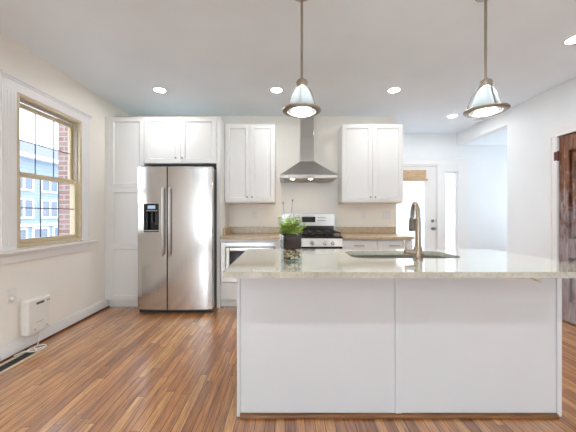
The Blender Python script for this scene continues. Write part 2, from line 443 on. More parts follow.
# baseboards + stained shoe
def base(side, rects, shoes, shoemat):
    b = MB()
    for r in rects: b.box(*r, 0, .095).box(r[0] + (0 if side != 'left' else 0), r[1] - (.005 if side == 'left' else 0), r[2], r[3], .095, .115, .002)
    o = struct('baseboard_' + side, b, 'trim', 'white baseboard along the %s wall' % side, 'baseboard')
    s = MB()
    for r in shoes: s.box(*r, 0, .019, .005)
    link('shoe_molding', s, shoemat, o)
base('left', [(XL, XL + .016, YR, 3.69)], [(XL + .016, XL + .032, YR, 3.69)], 'shoey')
base('right', [(XR - .016, XR, YR, RY0 - .1), (XR - .016, XR, RY1 + .09, 3.99)], [(XR - .030, XR - .016, YR, RY0 - .1), (XR - .030, XR - .016, RY1 + .09, 3.99)], 'shoey')
base('entry', [(SX1 + .15, 4.9, YE - .016, YE)], [(SX1 + .15, 4.9, YE - .030, YE - .016)], 'shoe')

# window trim: casing, head cap, stool, apron
b = MB(); x0, x1 = XL, XL + .02
cw = .13
for ya, yb in ((WY0 - cw, WY0), (WY1, WY1 + cw)):
    b.box(x0, x1, ya, yb, .895, WZ1)
    for k in range(4):
        q = ya + .016 + k * .029; b.box(x1, x1 + .003, q, q + .016, .93, WZ1 - .02, .001)
b.box(x0, x1 + .002, WY0 - cw, WY1 + cw, WZ1, WZ1 + .095)
b.box(x0, x1 + .018, WY0 - cw - .015, WY1 + cw + .015, WZ1 + .095, WZ1 + .120, .004)
b.box(x0, x1 + .010, WY0 - cw - .006, WY1 + cw + .006, WZ1 + .078, WZ1 + .095, .003)
b.box(x0, XL + .055, WY0 - cw - .09, WY1 + cw + .09, .868, .893, .006)
b.box(x0, XL + .018, WY0 - cw - .02, WY1 + cw + .02, .785, .868, .003)
b.box(x0, XL + .026, WY0 - cw - .02, WY1 + cw + .02, .848, .868, .003)
struct('trim_1', b, 'trim', 'white fluted casing, sill and apron around the window', 'trim')

# window_1: almond double hung
w1 = thing('window_1', 'almond framed double hung window with grid panes', 'window', (XL, (WY0 + WY1) / 2, WZ0), kind='structure')
b = MB(); fw = .03
xa, xb = XL - .10, XL + .0185
b.box(xa, xb, WY0 + .001, WY0 + fw, WZ0 + .001, WZ1 - .001, .003).box(xa, xb, WY1 - fw, WY1 - .001, WZ0 + .001, WZ1 - .001, .003)
b.box(xa, xb, WY0 + fw, WY1 - fw, WZ1 - fw, WZ1 - .001, .003).box(xa, xb, WY0 + fw, WY1 - fw, WZ0 + .001, WZ0 + fw, .003)
link('window_frame', b, 'almond', w1)
b = MB(); b.box(XL - .03, XL - .012, WY1 - fw - .012, WY1 - fw, 1.58, WZ1 - fw).box(XL - .03, XL - .012, WY0 + fw, WY0 + fw + .012, 1.58, WZ1 - fw).box(XL - .05, XL - .02, WY0 + fw + .012, WY1 - fw - .012, WZ1 - fw - .014, WZ1 - fw)
link('jamb_track', b, 'track', w1)
def sash(xf, za, zb, name):
    ya, yb = WY0 + fw + .002, WY1 - fw - .002; st = .038
    b = MB()
    b.box(xf - .03, xf, ya, ya + st, za, zb, .003).box(xf - .03, xf, yb - st, yb, za, zb, .003)
    b.box(xf - .03, xf, ya + st, yb - st, za, za + .042, .003).box(xf - .03, xf, ya + st, yb - st, zb - .042, zb, .003)
    o = link('sash', b, 'almond', w1)
    gy0, gy1, gz0, gz1 = ya + st, yb - st, za + .042, zb - .042
    link('pane', MB().box(xf - .018, xf - .014, gy0, gy1, gz0, gz1), 'glass', o)
    g = MB()
    for k in (1, 2):
        y = gy0 + (gy1 - gy0) * k / 3; g.box(xf - .013, xf - .009, y - .005, y + .005, gz0, gz1)
    z = (gz0 + gz1) / 2; g.box(xf - .0128, xf - .0092, gy0, gy1, z - .005, z + .005)
    link('muntin_grid', g, 'muntin', o)
sash(XL - .012, WZ0 + fw + .002, 1.57, 'lower')
sash(XL - .062, 1.53, WZ1 - fw - .016, 'upper')

# entry door_1 with casing
d1 = thing('door_1', 'white entry door with a full glass pane', 'door', ((DX0 + DX1) / 2, YE, 0), kind='structure')
gx0, gx1, gz0, gz1 = 2.02, 2.53, .32, 1.93
sx0, sx1, y0, y1 = 1.826, 2.737, YE + .02, YE + .062
b = MB()
b.box(sx0, gx0, y0, y1, .012, 2.065).box(gx1, sx1, y0, y1, .012, 2.065).box(gx0, gx1, y0, y1, .012, gz0).box(gx0, gx1, y0, y1, gz1, 2.065)
for q in ((gx0 - .02, gx0, gz0 - .02, gz1 + .02), (gx1, gx1 + .02, gz0 - .02, gz1 + .02), (gx0, gx1, gz0 - .02, gz0), (gx0, gx1, gz1, gz1 + .02)):
    b.box(q[0], q[1], y0 - .012, y0, q[2], q[3], .003)
slab = link('door_slab', b, 'trim', d1)
link('pane', MB().box(gx0, gx1, y0 + .018, y0 + .024, gz0, gz1), 'glass', d1)
b = MB(); b.box(DX0 + .001, sx0 - .003, YE + .001, YE + .115, 0, DZ - .002).box(sx1 + .003, DX1 - .001, YE + .001, YE + .115, 0, DZ - .002).box(sx0 - .003, sx1 + .003, YE + .001, YE + .115, 2.07, DZ - .002)
link('door_frame', b, 'trim', d1)
link('threshold', MB().box(sx0 - .002, sx1 + .002, YE + .001, YE + .115, .0, .010), 'chrome', d1)
b = MB(); b.cyl(.028, (2.675, 1.083), y0 - .012, y0, 'y').cyl(.012, (2.675, 1.083), y0 - .03, y0 - .012, 'y').box(2.672, 2.678, y0 - .042, y0 - .03, 1.068, 1.098)
link('deadbolt', b, 'chrome', d1)
b = MB(); b.cyl(.026, (2.675, .945), y0 - .010, y0, 'y').cyl(.011, (2.675, .945), y0 - .05, y0 - .010, 'y').ball((2.675, y0 - .058, .945), .027, 2, (1, .8, 1))
link('door_knob', b, 'chrome', d1)
b = MB(); b.box(sx1 - .002, sx1 + .006, y0 - .006, y0, 1.055, 1.11).box(sx1 - .002, sx1 + .006, y0 - .006, y0, .92, .97)
link('strike_plate', b, 'chrome', d1)
# casing across door and sidelight
b = MB(); yc0, yc1 = YE - .018, YE
b.box(1.70, DX0 + .012, yc0, yc1, 0, 2.10).box(DX1 - .012, SX0 - .002, yc0 + .004, yc1, 0, 2.10).box(SX1 + .002, 3.285, yc0, yc1, 0, 2.10)
b.box(1.70, 3.285, yc0, yc1, 2.10, 2.19).box(1.69, 3.295, yc0 - .008, yc1, 2.185, 2.205, .003)
b.box(SX0 - .002, SX1 + .002, yc0 + .004, yc1, SZ1, 2.10).box(SX0 - .002, SX1 + .002, yc0 + .004, yc1, 0, SZ0)
struct('trim_2', b, 'trim', 'white casing around the entry door and sidelight', 'trim')
w2 = thing('window_2', 'narrow sidelight window beside the entry door', 'window', ((SX0 + SX1) / 2, YE, SZ0), kind='structure')
b = MB(); ya, yb = YE + .02, YE + .06
b.box(SX0 + .001, SX0 + .026, ya, yb, SZ0 + .001, SZ1 - .001).box(SX1 - .026, SX1 - .001, ya, yb, SZ0 + .001, SZ1 - .001).box(SX0 + .026, SX1 - .026, ya, yb, SZ0 + .001, SZ0 + .022).box(SX0 + .026, SX1 - .026, ya, yb, SZ1 - .022, SZ1 - .001)
link('sash', b, 'trim', w2)
link('pane', MB().box(SX0 + .026, SX1 - .026, ya + .018, ya + .024, SZ0 + .022, SZ1 - .022), 'glass', w2)

# rustic door_2 in the right wall
d2 = thing('door_2', 'weathered reddish brown panelled wood door, greyer towards the bottom', 'door', (XR, (RY0 + RY1) / 2, 0), kind='structure')
b = MB(); x0, x1 = XR + .004, XR + .044; ya, yb = RY0 + .012, RY1 - .010
st = .105; zt = 2.078; mid = (ya + yb) / 2
for q in ((ya, ya + st), (yb - st, yb), (mid - .045, mid + .045)): b.box(x0, x1, *q, .012, zt, .003)
for z0, z1 in ((.012, .235), (.72, .93), (1.90, zt)):
    for q in ((ya + st, mid - .045), (mid + .045, yb - st)): b.box(x0, x1, *q, z0, z1, .003)
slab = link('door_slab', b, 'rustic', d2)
for z0, z1 in ((.235, .72), (.93, 1.90)):
    for q0, q1 in ((ya + st, mid - .045), (mid + .045, yb - st)):
        b = MB(); b.box(x0 + .030, x1 - .003, q0, q1, z0, z1); b.box(x0 + .006, x0 + .030, q0 + .036, q1 - .036, z0 + .036, z1 - .036, .006)
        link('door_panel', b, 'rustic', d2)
for z in (.25, 1.86):
    b = MB(); b.box(x0 - .026, x0 - .006, RY1 - .014, RY1 + .03, z - .05, z + .05, .003).tube([(x0 - .016, RY1 - .012, z - .055), (x0 - .016, RY1 - .012, z + .055)], .009)
    link('hinge', b, 'hinge', d2)
b = MB(); b.cyl(.028, (ya + .055, .95), x0 - .008, x0 - .0005, 'x').cyl(.01, (ya + .055, .95), x0 - .04, x0 - .008, 'x').ball((x0 - .05, ya + .055, .95), .028)
link('door_knob', b, 'hinge', d2)
b = MB(); x0, x1 = XR - .02, XR - .0
b.box(x0, x1, RY1 - .003, RY1 + .078, 0, RZ + .0).box(x0, x1, RY0 - .078, RY0 + .003, 0, RZ).box(x0 - .003, x1, RY0 - .085, RY1 + .085, RZ - .003, RZ + .095, .003)
b.box(x0 - .008, x0, RY1 + .058, RY1 + .078, 0, RZ, .003)
struct('trim_3', b, 'trim', 'white casing around the weathered wood door', 'trim')

# ------------------------------------------------------------------ cabinet helpers
def shaker(x0, x1, z0, z1, yf, mid=None, fr=.055, th=.02):
    b = MB(); e = .0015
    b.box(x0, x0 + fr, yf, yf + th, z0, z1, e, 1).box(x1 - fr, x1, yf, yf + th, z0, z1, e, 1)
    b.box(x0 + fr, x1 - fr, yf, yf + th, z1 - fr, z1, e, 1).box(x0 + fr, x1 - fr, yf, yf + th, z0, z0 + fr, e, 1)
    if mid: b.box(x0 + fr, x1 - fr, yf, yf + th, mid - fr / 2, mid + fr / 2, e, 1)
    b.box(x0 + fr - .002, x1 - fr + .002, yf + .012, yf + th - .001, z0 + fr - .002, z1 - fr + .002)
    c = .010; a0, a1, c0, c1 = x0 + fr, x1 - fr, z0 + fr, z1 - fr
    spans = [(c0, c1)] if not mid else [(c0, mid - fr / 2), (mid + fr / 2, c1)]
    yo, yi = yf + .001, yf + .0121
    for q0, q1 in spans:
        O = [(a0, yo, q0), (a1, yo, q0), (a1, yo, q1), (a0, yo, q1)]
        I = [(a0 + c, yi, q0 + c), (a1 - c, yi, q0 + c), (a1 - c, yi, q1 - c), (a0 + c, yi, q1 - c)]
        for k in range(4): b.quad(O[k], O[(k + 1) % 4], I[(k + 1) % 4], I[k])
    return b
def slab_front(x0, x1, z0, z1, yf, th=.02):
    return MB().box(x0, x1, yf, yf + th, z0, z1, .002, 1)
def knob(parent, x, z, yf):
    b = MB(); b.lathe([(.0045, yf), (.0045, yf - .012), (.010, yf - .016), (.0125, yf - .022), (.010, yf - .028), (.001, yf - .030)], x, z, 16, 'y', True)
    return link('knob', b, 'chrome', parent)
def pull(parent, x, z, yf, w=.11):
    b = MB(); b.tube([(x - w / 2, yf - .001, z), (x - w / 2, yf - .022, z), (x - w / 2 + .008, yf - .028, z), (x + w / 2 - .008, yf - .028, z), (x + w / 2, yf - .022, z), (x + w / 2, yf - .001, z)], .005)
    return link('handle', b, 'chrome', parent)
YF = 3.635          # face of full-depth cabinets
YU = 3.915          # face of uppers
G = .0022

# pantry
p = thing('pantry_cabinet', 'tall white pantry cabinet beside the refrigerator', 'cabinet', (-2.05, 3.94, 0))
b = MB(); b.box(-2.298, -1.798, YF + .022, YB - .001, .1, 2.44).box(-2.298, -2.248, YF + .004, YF + .022, .1, 2.44)
b.box(-2.298, -1.798, 3.70, YB - .001, .002, .1)
link('body', b, 'cab', p)
d = link('door', shaker(-2.245, -1.801, 1.537, 2.437, YF), 'cab', p); knob(d, -1.83, 1.60, YF)
d = link('door', shaker(-2.245, -1.801, .105, 1.533, YF, .78), 'cab', p); knob(d, -1.83, 1.45, YF)
# over fridge
p = thing('fridge_cabinet', 'wide white two door cabinet above the refrigerator', 'cabinet', (-1.335, 3.94, 1.849))
link('body', MB().box(-1.796, -.874, YF + .022, YB - .001, 1.849, 2.44), 'cab', p)
d = link('door', shaker(-1.793, -1.336, 1.851, 2.438, YF), 'cab', p); knob(d, -1.388, 1.915, YF)
d = link('door', shaker(-1.332, -.876, 1.851, 2.438, YF), 'cab', p); knob(d, -1.308, 1.915, YF)
o = link('end_panel', MB().box(-.872, -.829, YF, YB - .001, .002, 2.44, .001), 'cab', base=(-.85, 3.94, .002))
tag(o, 'tall white end panel between refrigerator and microwave counter', 'panel')

# uppers
def upper(x0, x1, label, name):
    p = thing('wall_cabinet', label, 'cabinet', ((x0 + x1) / 2, YB - .16, 1.36), 'two door wall cabinets flanking the range hood')
    link('body', MB().box(x0, x1, YU + .021, YB - .001, 1.372, 2.44), 'cab', p)
    link('bottom_edge', MB().box(x0 + .002, x1 - .002, YU + .023, YB - .002, 1.352, 1.372), 'carc', p)
    xm = (x0 + x1) / 2
    d = link('door', shaker(x0 + .003, xm - G, 1.374, 2.438, YU), 'cab', p); knob(d, xm - .032, 1.435, YU)
    d = link('door', shaker(xm + G, x1 - .003, 1.374, 2.438, YU), 'cab', p); knob(d, xm + .032, 1.435, YU)
upper(-.827, -.140, 'narrow white two door wall cabinet between refrigerator panel and range hood', 'a')
upper(.783, 1.625, 'wide white two door wall cabinet above the counter with drawers', 'b')

# ------------------------------------------------------------------ refrigerator
def arc_pts(x0, x1, yf, bow, n=10):
    return [(x0 + (x1 - x0) * i / n, yf) for i in range(n + 1)]
FX0, FX1, FXM = -1.783, -.876, -1.413
def bowed(x0, x1):
    n = 10; pts = []
    for i in range(n + 1):
        x = x0 + (x1 - x0) * i / n
        u = (x - (FX0 + FX1) / 2) / ((FX1 - FX0) / 2)
        pts.append((x, 3.412 + .026 * u * u))
    r = .012
    # soften outer corners
    pts[0] = (pts[0][0], pts[0][1] + r); pts.insert(1, (pts[0][0] + r * .4, pts[0][1] - r * .75)); 
    pts[-1] = (pts[-1][0], pts[-1][1] + r); pts.insert(-1, (pts[-1][0] - r * .4, pts[-1][1] - r * .75))
    return pts + [(x1, 3.52), (x0, 3.52)]
fr = thing('refrigerator', 'stainless side by side refrigerator with door dispenser', 'refrigerator', (-1.33, 3.85, 0))
link('case', MB().box(FX0 + .004, FX1 - .006, 3.53, 4.20, .02, 1.755, .004), 'casegrey', fr)
DZ0, DZ1 = .055, 1.772
# freezer door with dispenser recess hole: built as four blocks round the recess
hx0, hx1, hz0, hz1 = -1.700, -1.513, .985, 1.325
def prism_clip(mb, xa, xb, za, zb):
    n = 6; pts = []
    for i in range(n + 1):
        x = xa + (xb - xa) * i / n; u = (x - (FX0 + FX1) / 2) / ((FX1 - FX0) / 2)
        y = 3.412 + .026 * u * u
        pts.append((x, y))
    if abs(xa - FX0) < 1e-4: pts[0] = (xa, pts[0][1] + .012); pts.insert(1, (xa + .004, pts[0][1] - .009))
    mb.prism(pts + [(xb, 3.52), (xa, 3.52)], 'z', za, zb)
b = MB(); prism_clip(b, FX0, FXM - .004, hz1, DZ1); prism_clip(b, FX0, FXM - .004, DZ0, hz0); prism_clip(b, FX0, hx0, hz0, hz1); prism_clip(b, hx1, FXM - .004, hz0, hz1)
fd = link('freezer_door', b, 'steel', fr)
b = MB(); b.prism(bowed(FXM + .004, FX1), 'z', DZ0, DZ1)
rd = link('fridge_door', b, 'steel', fr)
# dispenser
yd = 3.436
b = MB(); b.box(hx0, hx1, yd + .002, yd + .02, 1.225, hz1, .003)
b.box(hx0, hx0 + .014, yd + .002, yd + .02, hz0, 1.225).box(hx1 - .014, hx1, yd + .002, yd + .02, hz0, 1.225).box(hx0, hx1, yd + .002, yd + .03, hz0, hz0 + .012)
b.box(hx0, hx1, yd + .072, yd + .078, hz0, 1.225)
ds = link('dispenser', b, 'bglass', fd)
link('display', MB().box(-1.655, -1.565, yd - .001, yd + .002, 1.265, 1.305), 'disp', ds)
for k in range(5): link('button', MB().box(-1.668 + k * .027, -1.668 + k * .027 + .018, yd - .001, yd + .002, 1.237, 1.250), 'steelh', ds)
link('lever', MB().box(-1.632, -1.612, yd + .035, yd + .05, 1.10, 1.222, .003), 'dark', ds); link('lever', MB().box(-1.59, -1.555, yd + .045, yd + .06, 1.07, 1.222, .003), 'dark', ds)
link('drip_tray', MB().box(hx0 + .003, hx1 - .003, yd - .004, yd + .06, hz0 + .012, hz0 + .02), 'steelh', ds)
for dr, hx in ((fd, FXM - .042), (rd, FXM + .038)):
    zt, zb = 1.52, .70
    b = MB(); yy = 3.432
    b.tube([(hx, yy + .0, zt), (hx, yy - .030, zt - .006), (hx, yy - .046, zt - .03), (hx, yy - .052, zt - .09), (hx, yy - .052, zb + .09), (hx, yy - .046, zb + .03), (hx, yy - .030, zb + .006), (hx, yy, zb)], .0125, 12)
    b.box(hx - .014, hx + .014, yy - .008, yy + .004, zt - .03, zt + .012, .004).box(hx - .014, hx + .014, yy - .008, yy + .004, zb - .012, zb + .03, .004)
    link('handle', b, 'steelh', dr)
b = MB(); b.cyl(.020, (-.992, 1.690), 3.434, 3.4395, 'y').lathe([(.020, 3.4335), (.017, 3.4325), (.017, 3.434)], -.992, 1.690, 24, 'y')
lg = link('emblem', b, 'dark', rd)
b = MB(); b.lathe([(.0155, 3.4335), (.0145, 3.432), (.0135, 3.4335)], -.992, 1.69, 24, 'y')
b.tube([(-.997 + .005 * math.cos(a), 3.4330, 1.692 + .006 * math.sin(a)) for a in [x * .5 for x in range(1, 12)]], .0012, 5)
b.tube([(-.987 + .004 * math.cos(a), 3.4330, 1.691 + .006 * math.sin(a)) for a in [x * .5 for x in range(0, 12)]], .0012, 5)
link('emblem_lettering', b, 'steelh', lg)
b = MB(); b.box(FX0 + .01, FX1 - .01, 3.47, 3.53, .004, .05)
for k in range(24): b.box(FX0 + .05 + k * .034, FX0 + .05 + k * .034 + .02, 3.465, 3.47, .015, .04)
link('toe_grille', b, 'dark', fr)
for xx in (FX0 + .03, FX1 - .075): link('hinge_cover', MB().box(xx, xx + .05, 3.45, 3.60, DZ1 + .001, DZ1 + .016, .004), 'dark', fr)

# ------------------------------------------------------------------ left base: cabinet, built-in microwave, counter
BX0, BX1 = -.826, -.058
p = thing('base_cabinet', 'white base cabinet with a drawer below the microwave', 'cabinet', ((BX0 + BX1) / 2, 3.95, 0))
b = MB(); yb_ = YF + .022
b.box(BX0, BX0 + .018, yb_, YB - .001, .1, .883).box(BX1 - .018, BX1, yb_, YB - .001, .1, .883)
b.box(BX0 + .018, BX1 - .018, yb_, YB - .001, .1, .118).box(BX0 + .018, BX1 - .018, yb_, YB - .001, .318, .334).box(BX0 + .018, BX1 - .018, yb_, YB - .001, .865, .883)
b.box(BX0 + .018, BX1 - .018, YB - .02, YB - .001, .118, .865)
b.box(BX0, BX1, YF + .006, yb_, .846, .883)
link('body', b, 'cab', p)
d = link('drawer', slab_front(BX0 + .003, BX1 - .003, .108, .326, YF), 'cab', p); pull(d, (BX0 + BX1) / 2, .22, YF)
link('toe_kick', MB().box(BX0, BX1, 3.70, 3.72, .002, .099), 'cab', p)
mw = thing('built_in_microwave', 'stainless built-in microwave below the counter beside the refrigerator', 'microwave', ((BX0 + BX1) / 2, 3.95, .336))
mx0, mx1, mz0, mz1 = BX0 + .006, BX1 - .006, .338, .842
b = MB(); y0, y1 = YF - .008, YF + .018; t_ = .060
b.box(mx0, mx0 + t_, y0, y1, mz0, mz1, .003).box(mx1 - t_, mx1, y0, y1, mz0, mz1, .003).box(mx0 + t_, mx1 - t_, y0, y1, mz1 - .055, mz1, .003).box(mx0 + t_, mx1 - t_, y0, y1, mz0, mz0 + .05, .003)
link('trim_kit', b, 'steelh', mw)
link('oven_box', MB().box(mx0 + .03, mx1 - .03, YF + .03, 4.15, mz0 + .004, mz1 - .004), 'dark', mw)
b = MB(); ix0, ix1, iz0, iz1 = mx0 + t_ + .006, mx1 - t_ - .006, mz0 + .056, mz1 - .061
yy = YF - .022
b.box(ix0, ix0 + .05, yy, YF + .03, iz0, iz1, .006).box(ix1 - .16, ix1, yy, YF + .03, iz0, iz1, .006).box(ix0 + .05, ix1 - .16, yy, YF + .03, iz1 - .05, iz1, .006).box(ix0 + .05, ix1 - .16, yy, YF + .03, iz0, iz0 + .06, .006)
md = link('door', b, 'steel', mw)
link('door_window', MB().box(ix0 + .05, ix1 - .16, yy + .004, yy + .012, iz0 + .06, iz1 - .05), 'bglass', md)
link('control_panel', MB().box(ix1 - .13, ix1 - .02, yy - .002, yy + .001, iz0 + .03, iz1 - .03), 'bglass', mw)
b = MB(); b.tube([(ix1 - .15, yy - .001, iz0 + .04), (ix1 - .15, yy - .03, iz0 + .05), (ix1 - .15, yy - .03, iz1 - .05), (ix1 - .15, yy - .001, iz1 - .04)], .008)
link('handle', b, 'steelh', md)
def counter(x0, x1, label, side):
    p = thing('countertop', label, 'countertop', ((x0 + x1) / 2, 3.92, .884), 'tan granite counters beside the range')
    link('slab', MB().box(x0, x1, 3.605, YB - .001, .885, .915, .003), 'tan', p)
    link('backsplash', MB().box(x0, x1, YB - .022, YB - .001, .9155, 1.015, .002), 'tan', p)
    if side: link('side_splash', MB().box(x0, x0 + .02, 3.80, YB - .023, .9155, 1.015, .002), 'tan', p)
counter(-.827, -.056, 'tan granite countertop and splash above the microwave', True)
counter(.727, 1.64, 'tan granite countertop and splash above the drawers', False)

# ------------------------------------------------------------------ right base cabinets
for i, (x0, x1, lab) in enumerate(((.729, 1.176, 'white base cabinet with drawer next to the range'), (1.179, 1.63, 'white base cabinet with drawer at the counter end'))):
    p = thing('drawer_cabinet', lab, 'cabinet', ((x0 + x1) / 2, 3.95, 0), 'drawer base cabinets beside the range')
    link('body', MB().box(x0, x1, YF + .022, YB - .001, .1, .883), 'cab', p)
    link('toe_kick', MB().box(x0, x1, 3.70, 3.72, .002, .099), 'cab', p)
    d = link('drawer', slab_front(x0 + .003, x1 - .003, .718, .862, YF), 'cab', p); pull(d, (x0 + x1) / 2 - .01, .80, YF, .12)
    d = link('door', shaker(x0 + .003, x1 - .003, .106, .712, YF), 'cab', p); knob(d, x0 + .04, .66, YF)

# ------------------------------------------------------------------ range
RX0, RX1 = -.050, .720
rg = thing('gas_range', 'stainless and black gas range below the hood', 'range', ((RX0 + RX1) / 2, 3.9, 0))
link('body', MB().box(RX0, RX1, 3.60, 4.20, .04, .895), 'dark', rg)
for xx in (RX0 + .04, RX1 - .04):
    for yy in (3.66, 4.14): link('foot', MB().cyl(.018, (xx, yy), .002, .04, 'z', 12), 'dark', rg)
b = MB(); b.box(RX0 - .002, RX1 + .002, 3.565, 4.13, .896, .922, .005)
link('cooktop', b, 'black', rg)
# backguard : rounded top corners
pts = [(RX0, .90), (RX1, .90)] + [(RX1 - .045 + .045 * math.cos(a), 1.16 + .045 * math.sin(a)) for a in [math.pi / 2 * i / 8 for i in range(9)]]
n = 12
pts += [(RX1 - .045 - (RX1 - RX0 - .09) * i / n, 1.205 + .006 * math.sin(math.pi * i / n)) for i in range(1, n)]
pts += [(RX0 + .045 + .045 * math.cos(a), 1.16 + .045 * math.sin(a)) for a in [math.pi / 2 + math.pi / 2 * i / 8 for i in range(9)]]
bg = link('backguard', MB().prism(pts, 'y', 4.135, 4.215, .006), 'steelh', rg)
link('lower_panel', MB().box(RX0 + .012, RX1 - .012, 4.130, 4.1345, .925, 1.035), 'black', bg)
link('display', MB().box(.245, .44, 4.130, 4.1345, 1.085, 1.165, .002), 'bglass', bg)
for xx in (.17, .20, .48, .51, .54, .57):
    for zz in (1.105, 1.145): link('button', MB().box(xx, xx + .016, 4.131, 4.1345, zz, zz + .012), 'dark', bg)
# grates + burners
for k in range(3):
    gx0_ = RX0 + .015 + k * .2495; gx1_ = gx0_ + .241; b = MB(); z = .958
    b.box(gx0_, gx1_, 3.60, 3.614, z, z + .014, .002).box(gx0_, gx1_, 4.09, 4.104, z, z + .014, .002)
    b.box(gx0_, gx0_ + .014, 3.614, 4.09, z, z + .014, .002).box(gx1_ - .014, gx1_, 3.614, 4.09, z, z + .014, .002)
    xm = (gx0_ + gx1_) / 2
    b.box(xm - .006, xm + .006, 3.614, 4.09, z + .002, z + .014)
    for yy in (3.73, 3.85, 3.97): b.box(gx0_ + .014, gx1_ - .014, yy - .006, yy + .006, z + .001, z + .013)
    for xx in (gx0_ + .002, gx1_ - .014):
        for yy in (3.602, 4.09): b.box(xx, xx + .012, yy, yy + .012, .9225, z)
    link('grate', b, 'iron', rg)
for xx, yy in ((.078, 3.73), (.078, 3.98), (.335, 3.85), (.594, 3.73), (.594, 3.98)):
    b = MB(); b.lathe([(.052, .9225), (.052, .932), (.036, .936), (.036, .948), (.030, .951), (.001, .951)], xx, yy, 24)
    link('burner', b, 'iron', rg)
b = MB(); b.prism([(3.555, .795), (3.60, .795), (3.60, .893), (3.575, .893)], 'x', RX0, RX1, .003)
cp = link('control_panel', b, 'steelh', rg)
for xx in (.075, .185, .335, .495, .595):
    b = MB(); zz = .842
    b.lathe([(.024, 3.5655), (.024, 3.556), (.019, 3.553), (.018, 3.534), (.001, 3.531)], xx, zz, 20, 'y').box(xx - .004, xx + .004, 3.522, 3.536, zz - .018, zz + .018, .002)
    link('knob', b, 'steel', cp)
    link('knob_mark', MB().box(xx + .006, xx + .016, 3.549, 3.5525, zz - .030, zz - .012), 'black', cp)
link('vent_strip', MB().box(RX0 + .004, RX1 - .004, 3.562, 3.60, .768, .794), 'black', rg)
od = link('oven_door', MB().box(RX0 + .003, RX1 - .003, 3.558, 3.598, .235, .765, .005), 'steelh', rg)
link('door_window', MB().box(.09, .58, 3.555, 3.558, .34, .62), 'bglass', od)
b = MB(); b.tube([(.02, 3.557, .715), (.02, 3.515, .715), (.65, 3.515, .715), (.65, 3.557, .715)], .012)
link('handle', b, 'steel', od)
link('storage_drawer', MB().box(RX0 + .003, RX1 - .003, 3.560, 3.598, .05, .228, .005), 'steelh', rg)

# thin sheet above the range, cooler in tone than the wall; hood
o = link('wall_sheet', MB().box(-.052, .775, YB - .008, YB - .001, 1.02, 1.672), 'wallw', base=(.36, YB - .004, 1.02))
tag(o, 'thin pale sheet on the wall between range and hood', 'panel')
HX0, HX1, HM = -.067, .693, .313
HY0, HY1 = 3.75, YB - .001
hd = thing('range_hood', 'stainless pyramid chimney range hood', 'range hood', (HM, 4.0, 1.673))
b = MB(); b.box(HX0, HX1, HY0, HY1, 1.676, 1.722, .003); bd = link('band', b, 'steelh', hd)
bm = MB(); zb_, zt_ = 1.7222, 1.945
cx0, cx1, cy0, cy1 = HM - .105, HM + .105, 4.02, HY1
lo = [(HX0 + .004, HY0 + .004, zb_), (HX1 - .004, HY0 + .004, zb_), (HX1 - .004, HY1, zb_), (HX0 + .004, HY1, zb_)]
hi = [(cx0, cy0, zt_), (cx1, cy0, zt_), (cx1, cy1, zt_), (cx0, cy1, zt_)]
L_ = [bm.bm.verts.new(q) for q in lo]; H_ = [bm.bm.verts.new(q) for q in hi]
for i in range(4): bm.bm.faces.new((L_[i], L_[(i + 1) % 4], H_[(i + 1) % 4], H_[i]))
bm.bm.faces.new(L_[::-1]); bm.bm.faces.new(H_)
link('canopy', bm, 'steelh', hd)
link('chimney', MB().box(HM - .096, HM + .096, 4.03, HY1, 1.9455, 2.30, .002).box(HM - .093, HM + .093, 4.033, HY1, 2.30, ZC - .001, .002), 'steel', hd)
b = MB()
for k in range(3):
    a0 = HX0 + .05 + k * .222; b.box(a0, a0 + .215, 3.82, 4.20, 1.668, 1.676, .002)
    for q in range(9): b.box(a0 + .012 + q * .022, a0 + .022 + q * .022, 3.84, 4.18, 1.665, 1.668)
link('filter', b, 'nickel', hd)
for xx in (.10, .34):
    b = MB(); b.cyl(.032, (xx, 3.795), 1.668, 1.6755, 'z', 24); l_ = link('lamp_ring', b, 'steel', hd)
    link('lamp', MB().cyl(.026, (xx, 3.795), 1.665, 1.6675, 'z', 24), 'hoodlamp', l_)
for k in range(5): link('button', MB().cyl(.006, (HM - .05 + k * .025, 1.70), HY0 - .003, HY0, 'y', 12), 'chrome', hd)

# ------------------------------------------------------------------ island
IX0, IX1, IY0, IY1 = -.283, 1.630, 1.683, 2.262
IT0, IT1 = .885, .915
isl = thing('kitchen_island', 'white panelled kitchen island base', 'island', ((IX0 + IX1) / 2, (IY0 + IY1) / 2, 0))
b = MB()
b.box(IX0 + .003, IX1 - .003, IY0 + .004, IY0 + .02, .002, .883)
b.box(IX0, IX0 + .018, IY0 + .02, IY1, .002, .883).box(IX1 - .018, IX1, IY0 + .02, IY1, .002, .883)
b.box(IX0 + .018, IX1 - .018, IY1 - .09, IY1 - .075, .002, .1).box(IX0 + .018, IX1 - .018, IY0 + .02, IY1, .1, .118)
b.box(IX0 + .018, IX1 - .018, IY1 - .018, IY1, .84, .883)
link('body', b, 'panel', isl)
s1 = 169.3
MX0, MX1 = (395 - 285) / s1, (401.5 - 285) / s1
for x0, x1 in ((IX0 + .020, MX0 - .001), (MX1 + .001, IX1 - .030)):
    link('front_panel', MB().box(x0, x1, IY0 - .0005, IY0 + .0035, .022, .883, .001, 1), 'panel', isl)
link('stile', MB().box(MX0, MX1, IY0 - .006, IY0 + .0035, .014, .883, .002), 'panel', isl)
link('corner_post', MB().box(IX0 - .001, IX0 + .019, IY0 - .006, IY0 + .0035, .002, .883, .003), 'panel', isl)
link('corner_post', MB().box(IX1 - .029, IX1 + .001, IY0 - .006, IY0 + .0035, .002, .883, .003), 'panel', isl)
sp = [(IY0 - .001, .002), (IY0 - .022, .002), (IY0 - .022, .008), (IY0 - .018, .018), (IY0 - .010, .022), (IY0 - .001, .022)]
link('shoe_molding', MB().prism(sp, 'x', IX0 + .019, MX0 - .0).prism(sp, 'x', MX0, IX1 - .029), 'shoe', isl)
